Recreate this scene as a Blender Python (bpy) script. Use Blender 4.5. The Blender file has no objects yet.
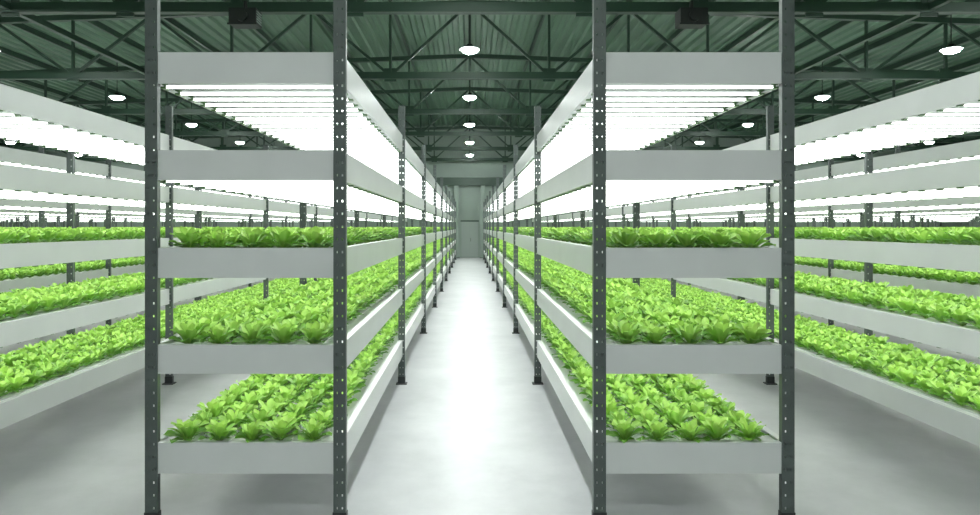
import bpy, math, random
from mathutils import Vector
random.seed(7)
S=bpy.context.scene
C=S.collection
F=653.0; D1=4.08; BAY=3.71; NB=9; PITCH=2.78; EYE=1.875
NR=10
# ---------------- materials
def mat(name, col, rough=0.5, metal=0.0, noise=None, emit=None, bump=0):
    m=bpy.data.materials.new(name); m.use_nodes=True
    nt=m.node_tree; b=nt.nodes['Principled BSDF']
    b.inputs['Base Color'].default_value=(*col,1); b.inputs['Roughness'].default_value=rough
    b.inputs['Metallic'].default_value=metal
    if emit:
        b.inputs['Emission Color'].default_value=(*emit[0],1); b.inputs['Emission Strength'].default_value=emit[1]
    if noise:
        sc,amt=noise
        tc=nt.nodes.new('ShaderNodeTexCoord'); n=nt.nodes.new('ShaderNodeTexNoise')
        n.inputs['Scale'].default_value=sc; n.inputs['Detail'].default_value=6
        r=nt.nodes.new('ShaderNodeValToRGB')
        r.color_ramp.elements[0].position=0.3; r.color_ramp.elements[1].position=0.7
        r.color_ramp.elements[0].color=(*[c*(1-amt) for c in col],1)
        r.color_ramp.elements[1].color=(*[min(1,c*(1+amt)) for c in col],1)
        nt.links.new(tc.outputs['Object'],n.inputs['Vector']); nt.links.new(n.outputs['Fac'],r.inputs['Fac'])
        nt.links.new(r.outputs['Color'],b.inputs['Base Color'])
    return m
M_panel=mat('panel_white',(0.60,0.62,0.61),0.35,noise=(3,0.03))
M_tray=mat('tray_white',(0.85,0.87,0.86),0.4)
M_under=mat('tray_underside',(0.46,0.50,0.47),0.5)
M_post=mat('post_steel',(0.085,0.105,0.098),0.4,0.3,noise=(8,0.1))
M_foot=mat('foot_steel',(0.03,0.035,0.035),0.5,0.3)
M_tube=mat('tube_lens',(0.9,0.9,0.9),0.4,emit=((0.97,1.0,0.98),13.5))
M_tubeside=mat('tube_body',(0.8,0.8,0.8),0.4,emit=((0.97,1.0,0.98),1.2))
M_tubetop=mat('tube_back',(0.6,0.62,0.6),0.4)
M_cap=mat('tube_cap',(0.10,0.2,0.08),0.4)
M_steel=mat('truss_green',(0.020,0.048,0.030),0.45,0.1)
M_roof=mat('roof_green',(0.090,0.17,0.112),0.5,0.1,noise=(0.6,0.12))
M_wall=mat('wall_paint',(0.24,0.30,0.26),0.6,noise=(0.8,0.06))
M_dark=mat('dark_metal',(0.02,0.025,0.022),0.5,0.4)
M_lamp=mat('lamp_glow',(1,1,1),0.4,emit=((0.95,1.0,0.98),420))
M_door=mat('door_paint',(0.28,0.33,0.30),0.5)
M_duct=mat('duct_metal',(0.2,0.27,0.23),0.35,0.5)
# floor
M_floor=bpy.data.materials.new('polished_concrete'); M_floor.use_nodes=True
nt=M_floor.node_tree; b=nt.nodes['Principled BSDF']
b.inputs['Specular IOR Level'].default_value=0.5
tc=nt.nodes.new('ShaderNodeTexCoord')
n1=nt.nodes.new('ShaderNodeTexNoise'); n1.inputs['Scale'].default_value=1.1; n1.inputs['Detail'].default_value=10; n1.inputs['Roughness'].default_value=0.66
n2=nt.nodes.new('ShaderNodeTexNoise'); n2.inputs['Scale'].default_value=14; n2.inputs['Detail'].default_value=5
r=nt.nodes.new('ShaderNodeValToRGB'); r.color_ramp.elements[0].position=0.3; r.color_ramp.elements[1].position=0.72
r.color_ramp.elements[0].color=(0.45,0.465,0.475,1); r.color_ramp.elements[1].color=(0.63,0.64,0.65,1)
r2=nt.nodes.new('ShaderNodeMapRange'); r2.inputs['To Min'].default_value=0.27; r2.inputs['To Max'].default_value=0.50
nt.links.new(tc.outputs['Object'],n1.inputs['Vector']); nt.links.new(tc.outputs['Object'],n2.inputs['Vector'])
nt.links.new(n1.outputs['Fac'],r.inputs['Fac']); nt.links.new(r.outputs['Color'],b.inputs['Base Color'])
nt.links.new(n1.outputs['Fac'],r2.inputs['Value']); nt.links.new(r2.outputs['Result'],b.inputs['Roughness'])
bp=nt.nodes.new('ShaderNodeBump'); bp.inputs['Strength'].default_value=0.08; bp.inputs['Distance'].default_value=0.01
nt.links.new(n2.outputs['Fac'],bp.inputs['Height']); nt.links.new(bp.outputs['Normal'],b.inputs['Normal'])
# leaf
M_leaf=bpy.data.materials.new('lettuce_leaf'); M_leaf.use_nodes=True
nt=M_leaf.node_tree; b=nt.nodes['Principled BSDF']; out=nt.nodes['Material Output']
at=nt.nodes.new('ShaderNodeAttribute'); at.attribute_name='leafcol'
sp=nt.nodes.new('ShaderNodeSeparateColor'); nt.links.new(at.outputs['Color'],sp.inputs['Color'])
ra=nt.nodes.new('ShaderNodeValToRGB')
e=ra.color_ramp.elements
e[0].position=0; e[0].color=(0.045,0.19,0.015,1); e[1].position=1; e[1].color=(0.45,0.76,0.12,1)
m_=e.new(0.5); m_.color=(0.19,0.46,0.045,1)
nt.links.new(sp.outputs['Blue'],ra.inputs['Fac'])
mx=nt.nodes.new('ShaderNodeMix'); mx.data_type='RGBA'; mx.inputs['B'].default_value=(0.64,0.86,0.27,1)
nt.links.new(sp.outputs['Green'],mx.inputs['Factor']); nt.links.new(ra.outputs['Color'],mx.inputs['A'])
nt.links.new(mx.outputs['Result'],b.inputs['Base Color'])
b.inputs['Roughness'].default_value=0.36
tr=nt.nodes.new('ShaderNodeBsdfTranslucent'); nt.links.new(mx.outputs['Result'],tr.inputs['Color'])
ms=nt.nodes.new('ShaderNodeMixShader'); ms.inputs[0].default_value=0.22
nt.links.new(b.outputs[0],ms.inputs[1]); nt.links.new(tr.outputs[0],ms.inputs[2]); nt.links.new(ms.outputs[0],out.inputs['Surface'])

# ---------------- mesh builder
class MB:
    def __init__(s): s.v=[];s.f=[];s.m=[];s.mats=[]
    def mi(s,m):
        if m not in s.mats: s.mats.append(m)
        return s.mats.index(m)
    def quad(s,a,b,c,d,m):
        i=len(s.v); s.v+= [a,b,c,d]; s.f.append((i,i+1,i+2,i+3)); s.m.append(s.mi(m))
    def box(s,x0,x1,y0,y1,z0,z1,m,mlist=None):
        i=len(s.v)
        s.v+=[(x0,y0,z0),(x1,y0,z0),(x1,y1,z0),(x0,y1,z0),(x0,y0,z1),(x1,y0,z1),(x1,y1,z1),(x0,y1,z1)]
        for j,q in enumerate(((0,3,2,1),(4,5,6,7),(0,1,5,4),(1,2,6,5),(2,3,7,6),(3,0,4,7))):
            s.f.append(tuple(i+k for k in q)); s.m.append(s.mi(mlist[j] if mlist else m))
    def rod(s,a,b,r,m,n=4,r2=None,caps=True,rot=None):
        a=Vector(a);b=Vector(b);d=(b-a).normalized()
        up=Vector((0,0,1)) if abs(d.z)<0.9 else Vector((0,1,0))
        u=d.cross(up).normalized(); w=u.cross(d)
        if r2 is None:r2=r
        if rot is None: rot=math.pi/n
        i=len(s.v)
        for p,rr in((a,r),(b,r2)):
            for k in range(n):
                t=2*math.pi*k/n+rot
                s.v.append(tuple(p+u*math.cos(t)*rr+w*math.sin(t)*rr))
        for k in range(n):
            k2=(k+1)%n
            s.f.append((i+k,i+n+k,i+n+k2,i+k2)); s.m.append(s.mi(m))
        if caps:
            s.f.append(tuple(i+k for k in range(n))); s.m.append(s.mi(m))
            s.f.append(tuple(i+n+k for k in reversed(range(n)))); s.m.append(s.mi(m))
    def mesh(s,name):
        me=bpy.data.meshes.new(name); me.from_pydata(s.v,[],s.f)
        for m in s.mats: me.materials.append(m)
        me.polygons.foreach_set('material_index',s.m); me.update(); return me
    def obj(s,name,parent=None):
        o=bpy.data.objects.new(name,s.mesh(name)); C.objects.link(o)
        if parent: o.parent=parent
        return o
def empty(name,loc=(0,0,0)):
    o=bpy.data.objects.new(name,None); C.objects.link(o); o.location=loc; o.empty_display_size=0.2; return o

# ---------------- rack (local origin: centre x, front y=0, floor)
HW=0.628; PW=0.078; PD=0.038
levels=[(2.775,2.969),(2.169,2.356),(1.556,1.744),(0.956,1.1375),(0.331,0.525)]
TOP=3.32
def post(mb,x0,y0,zt):
    xs=[0,0.017,0.026,PW-0.026,PW-0.017,PW]
    pit=0.08; z=0.0
    while z<zt-1e-6:
        za=z; zb=z+0.031; zc=z+0.045; zd=min(z+pit,zt)
        mb.quad((x0,y0,za),(x0+PW,y0,za),(x0+PW,y0,zb),(x0,y0,zb),M_post)
        mb.quad((x0,y0,zc),(x0+PW,y0,zc),(x0+PW,y0,zd),(x0,y0,zd),M_post)
        for k in (0,2,4):
            mb.quad((x0+xs[k],y0,zb),(x0+xs[k+1],y0,zb),(x0+xs[k+1],y0,zc),(x0+xs[k],y0,zc),M_post)
        for xx in (x0,x0+PW):
            mb.quad((xx,y0,za),(xx,y0+PD,za),(xx,y0+PD,zd),(xx,y0,zd),M_post)
        z+=pit
    mb.box(x0,x0+0.014,y0+PD,y0+PD+0.003,0,zt,M_post); mb.box(x0+PW-0.014,x0+PW,y0+PD,y0+PD+0.003,0,zt,M_post)
    mb.box(x0-0.025,x0+PW+0.025,y0-0.03,y0+PD+0.03,0,0.012,M_foot)
    mb.box(x0-0.004,x0+PW+0.004,y0-0.004,y0+PD+0.006,0.012,0.09,M_foot)
fr=MB()
for n in range(NB+1):
    y=n*BAY-(PD if n==NB else 0)
    post(fr,-HW,y,TOP); post(fr,HW-PW,y,TOP)
frame_me=fr.mesh('frame')
pn=MB()
for li,(z0,z1) in enumerate(levels):
    xi=HW-PW
    for y0,y1,s in ((0.008,0.022,1),(NB*BAY-0.022,NB*BAY-0.008,-1)):
        pn.box(-xi,xi,y0,y1,z0,z1,M_panel)
        pn.box(-xi,xi,y1 if s>0 else y0-0.025,y1+0.025 if s>0 else y0,z1-0.006,z1,M_panel)
    for n in range(NB):
        ya=n*BAY+PD+0.004; yb=(n+1)*BAY-(PD if n==NB-1 else 0)-0.001
        for sx in (-1,1):
            a,b_=sorted((sx*(HW-0.028),sx*(HW-0.044)))
            pn.box(a,b_,ya,yb,z0,z1,M_panel)
            a,b_=sorted((sx*(HW-0.044),sx*(HW-0.07)))
            pn.box(a,b_,ya,yb,z1-0.006,z1,M_panel)
            pn.box(a,b_,ya,yb,z0,z0+0.006,M_panel)
        pn.box(-xi,xi,n*BAY+0.03,n*BAY+0.055,z0+0.06,z0+0.12,M_panel)
    zt=z1-0.035
    pn.box(-HW+0.045,HW-0.045,0.07,NB*BAY-0.08,zt-0.012,zt,M_tray)
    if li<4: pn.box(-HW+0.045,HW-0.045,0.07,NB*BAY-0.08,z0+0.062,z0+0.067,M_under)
    if li>=2:
        for c in range(5):
            x=(c-2)*0.2
            pn.box(x-0.045,x+0.045,0.09,NB*BAY-0.1,zt,zt+0.012,M_tray)
panel_me=pn.mesh('trays')
tb=MB()
ml=[M_tube,M_tubetop,M_tubeside,M_cap,M_tubeside,M_cap]
for li,(z0,z1) in enumerate(levels[:4]):
    y=0.12
    while y<NB*BAY-0.12:
        tb.box(-0.545,0.545,y-0.012,y+0.012,z0-0.006,z0+0.010,None,ml)
        for sx in(-1,1): tb.box(*sorted((sx*0.545,sx*0.58)),y-0.016,y+0.016,z0-0.010,z0+0.024,M_cap)
        y+=0.206
tube_me=tb.mesh('grow_tubes')

# ---------------- lettuce bed for a bay
def lettuce_patch(seed,name):
    R=random.Random(seed); V=[];Fc=[];col=[]
    nu=7; vs=(-1,-0.5,0,0.5,1)
    def leaf(cx,cy,cz,az,L,W,a0,bend,g,tone):
        ca,sa=math.cos(az),math.sin(az); r=0.004; z=0; i0=len(V)
        ph=R.uniform(0,6.28); fr_=R.uniform(6,10); tw=R.uniform(-0.2,0.2)
        for k in range(nu+1):
            u=k/nu; a=a0-bend*u*u
            w=W*(0.14+1.05*(u**0.9))*math.sqrt(max(0,1-u**3.0))
            if k==nu: w=W*0.10
            for v in vs:
                up=0.30*abs(v)**1.5*w+ (abs(v)**2)*math.sin(fr_*u+ph+v*1.7)*0.008
                lx=r-up*math.sin(a)*0.8; lz=z+up*math.cos(a)+tw*v*w
                ly=v*w
                V.append((cx+lx*ca-ly*sa,cy+lx*sa+ly*ca,cz+lz))
                rib=1 if v==0 else 0
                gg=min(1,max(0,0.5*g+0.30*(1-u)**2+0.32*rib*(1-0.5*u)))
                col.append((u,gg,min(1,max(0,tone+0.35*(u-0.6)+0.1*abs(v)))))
            r+=L/nu*math.cos(a); z+=L/nu*math.sin(a)
        q=len(vs)
        for k in range(nu):
            for j in range(q-1):
                a_=i0+k*q+j; Fc.append((a_,a_+1,a_+q+1,a_+q))
    for row in range(18):
        for c in range(5):
            cx=(c-2)*0.2+R.uniform(-.012,.012); cy=0.11+row*0.206+R.uniform(-.012,.012)
            sc=R.uniform(0.94,1.16); az0=R.uniform(0,6.28); pt=R.uniform(0.3,0.75)
            for ring,(cnt,L,W,a0,bd) in enumerate(((7,.125,.038,.48,.60),(7,.142,.038,.95,.70),(5,.135,.032,1.24,.5))):
                for k in range(cnt):
                    az=az0+ring*0.5+k*6.283/cnt+R.uniform(-.18,.18)
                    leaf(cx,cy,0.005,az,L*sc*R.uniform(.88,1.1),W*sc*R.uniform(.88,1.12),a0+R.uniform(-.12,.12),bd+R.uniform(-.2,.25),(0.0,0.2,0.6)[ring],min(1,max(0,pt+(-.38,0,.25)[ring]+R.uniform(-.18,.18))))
    me=bpy.data.meshes.new(name); me.from_pydata(V,[],Fc); me.materials.append(M_leaf)
    ca=me.color_attributes.new('leafcol','FLOAT_COLOR','POINT')
    flat=[]
    for c_ in col: flat+= [c_[0],c_[1],c_[2],1.0]
    ca.data.foreach_set('color',flat)
    me.polygons.foreach_set('use_smooth',[True]*len(Fc)); me.update(); return me
patches=[lettuce_patch(100+i,'lettuce_bed') for i in range(4)]
pr=random.Random(3)
for side in (-1,1):
    for k in range(NR):
        cx=side*(1.402+PITCH*k)
        e=empty('growing_rack',(cx,D1,0))
        for nm,me in (('frame',frame_me),('trays',panel_me),('grow_tubes',tube_me)):
            o=bpy.data.objects.new(nm,me); C.objects.link(o); o.parent=e
        lc=empty('lettuce_crop',(cx,D1,0))
        for li in (2,3,4):
            zt=levels[li][1]-0.023
            for n in range(NB):
                o=bpy.data.objects.new('lettuce_bed',pr.choice(patches)); C.objects.link(o); o.parent=lc
                o.location=(0,n*BAY+0.0,zt)

# ---------------- room
XW=30.0; YB=39.8; YF=-5.0; H=5.875; RID=2.1; EAV=1.0
def roofz(x): return H+0.1+RID-(RID-EAV)*abs(x)/XW
f=MB(); f.box(-XW,XW,YF,YB,-0.15,0,M_floor); f.obj('floor')
w=MB(); w.box(-XW-.2,-XW,YF,YB,0,H+1.3,M_wall); w.obj('wall_left')
w=MB(); w.box(XW,XW+.2,YF,YB,0,H+1.3,M_wall); w.obj('wall_right')
w=MB(); w.box(-XW-.2,XW+.2,YB,YB+.2,0,H+2.4,M_wall); w.obj('wall_back')
w=MB(); w.box(-XW-.2,XW+.2,YF-.2,YF,0,H+2.4,M_tray); w.obj('wall_front')
rf=MB(); step=0.36
prof=[]
x=-XW-0.2
while x<XW+0.2:
    prof+=[(x,0),(x+.12,0),(x+.17,.07),(x+.31,.07)]; x+=step
pts=[(px,roofz(px)+dz) for px,dz in prof]
for a,b_ in zip(pts,pts[1:]):
    rf.quad((a[0],YF-.2,a[1]),(b_[0],YF-.2,b_[1]),(b_[0],YB+.2,b_[1]),(a[0],YB+.2,a[1]),M_roof)
rf.obj('ceiling')
pu=MB()
for i in range(-14,15):
    x=i*2.1
    z=roofz(x); pu.box(x-.03,x+.03,YF,YB,z-.18,z-.01,M_steel)
pu.obj('trim_purlins')
TD=11.94; TS=5.35
ys=[TD+TS*i for i in range(-3,6)]
tm=MB()
tm.box(-XW,XW,-.08,.08,-.09,.09,M_steel)
seg=2.1; N=14
for sgn in (-1,1):
    xa,xb=0,sgn*XW
    za,zb=roofz(0)-H-.28,roofz(XW)-H-.28
    tm.rod((xa,0,za),(xb,0,zb),0.1,M_steel)
    for i in range(N):
        x0=sgn*i*seg; x1=sgn*(i+1)*seg
        z0=roofz(x0)-H-.28; z1=roofz(x1)-H-.28
        tm.rod((x1,0,0),(x1,0,z1),0.045,M_steel)
        if i%2==0: tm.rod((x0,0,z0),(x1,0,0),0.05,M_steel)
        else: tm.rod((x0,0,0),(x1,0,z1),0.05,M_steel)
        tm.box(x1-.16,x1+.16,-.015,.015,-.15,.2,M_steel)
tm.rod((0,0,0),(0,0,roofz(0)-H-.28),0.045,M_steel)
tmesh=tm.mesh('roof_truss')
for y in ys:
    o=bpy.data.objects.new('roof_truss',tmesh); C.objects.link(o); o.location=(0,y,H)
tb2=MB()
for x in (-16.8,-8.4,8.4,16.8): tb2.box(x-.05,x+.05,YF,YB,H-.05,H+.07,M_steel)
tb2.obj('trim_tie_beams')
# high bay lamps: shallow housing with a glowing bowl diffuser
lm=MB()
lm.rod((0,0,.0),(0,0,.035),0.22,M_tray,n=20,r2=.17)
lm.rod((0,0,.035),(0,0,.12),0.08,M_dark,n=12,r2=.06)
lm.rod((0,0,.12),(0,0,1.1),0.012,M_dark,n=6)
lm.rod((0,0,-.002),(0,0,-.055),0.18,M_lamp,n=16,r2=.155,caps=False)
lm.rod((0,0,-.055),(0,0,-.085),0.155,M_lamp,n=16,r2=.08)
lmesh=lm.mesh('high_bay_lamp')
for x in (-21.6,-10.8,0,10.8,21.6):
    for i in range(-3,5):
        o=bpy.data.objects.new('high_bay_lamp',lmesh); C.objects.link(o); o.location=(x,14.65+TS*i,H-.02)
for x in (-4.0,3.95):
    bm=MB()
    bm.box(-.24,.24,-.16,.16,-.14,.14,M_dark)
    bm.rod((0,-.22,-.01),(0,-.16,-.01),.10,M_dark,n=16); bm.rod((0,.0,.14),(0,0,.30),.035,M_dark,n=8)
    bm.box(-.26,.26,-.18,-.15,-.16,-.13,M_dark)
    for q in range(5): bm.box(.24,.25,-.13,.13,-.1+q*.045,-.08+q*.045,M_duct)
    o=bm.obj('ceiling_blower'); o.location=(x,TD-.3,H-.28)
for x in (-14.2,14.2):
    d=MB(); d.rod((x,YF,H-.35),(x,YB,H-.35),.3,M_duct,n=20)
    y=YF+1
    while y<YB: d.rod((x,y,H-.35),(x,y+.05,H-.35),.325,M_duct,n=20); y+=2
    d.obj('ventilation_duct')
bw=MB()
bw.box(-XW,XW,YB-.3,YB,H-1.5,H-1.0,M_steel); bw.obj('trim_back_beam')
cm=MB(); cm.box(-.13,.13,-.13,.13,0,H-1.5,M_wall); cm.box(-.2,.2,-.2,.2,0,.03,M_dark); cme=cm.mesh('building_column')
for x in (-.8,.8,-8.4,8.4,-16.8,16.8,-25,25):
    o=bpy.data.objects.new('building_column',cme); C.objects.link(o); o.location=(x,YB-.25,0)
dd=MB(); dd.box(-.5,-.005,YB-.05,YB-.01,0.01,2.2,M_door); dd.box(.005,.5,YB-.05,YB-.01,0.01,2.2,M_door)
dd.box(-.56,.56,YB-.05,YB-.005,2.2,2.28,M_steel); dd.rod((.06,YB-.1,1.0),(.06,YB-.1,1.2),.012,M_dark,n=6); dd.obj('door_1')

W=bpy.data.worlds.new('World'); S.world=W; W.use_nodes=True
W.node_tree.nodes['Background'].inputs[0].default_value=(.8,.9,.85,1); W.node_tree.nodes['Background'].inputs[1].default_value=.3
cam=bpy.data.cameras.new('camera'); co=bpy.data.objects.new('camera',cam); C.objects.link(co)
co.location=(0,0,EYE); co.rotation_euler=(math.radians(90),0,0)
cam.sensor_width=36; cam.lens=F*36/980; cam.shift_x=20.3/980; cam.shift_y=-30.5/980; cam.clip_end=200
S.camera=co
S.view_settings.view_transform='Standard'; S.view_settings.exposure=0
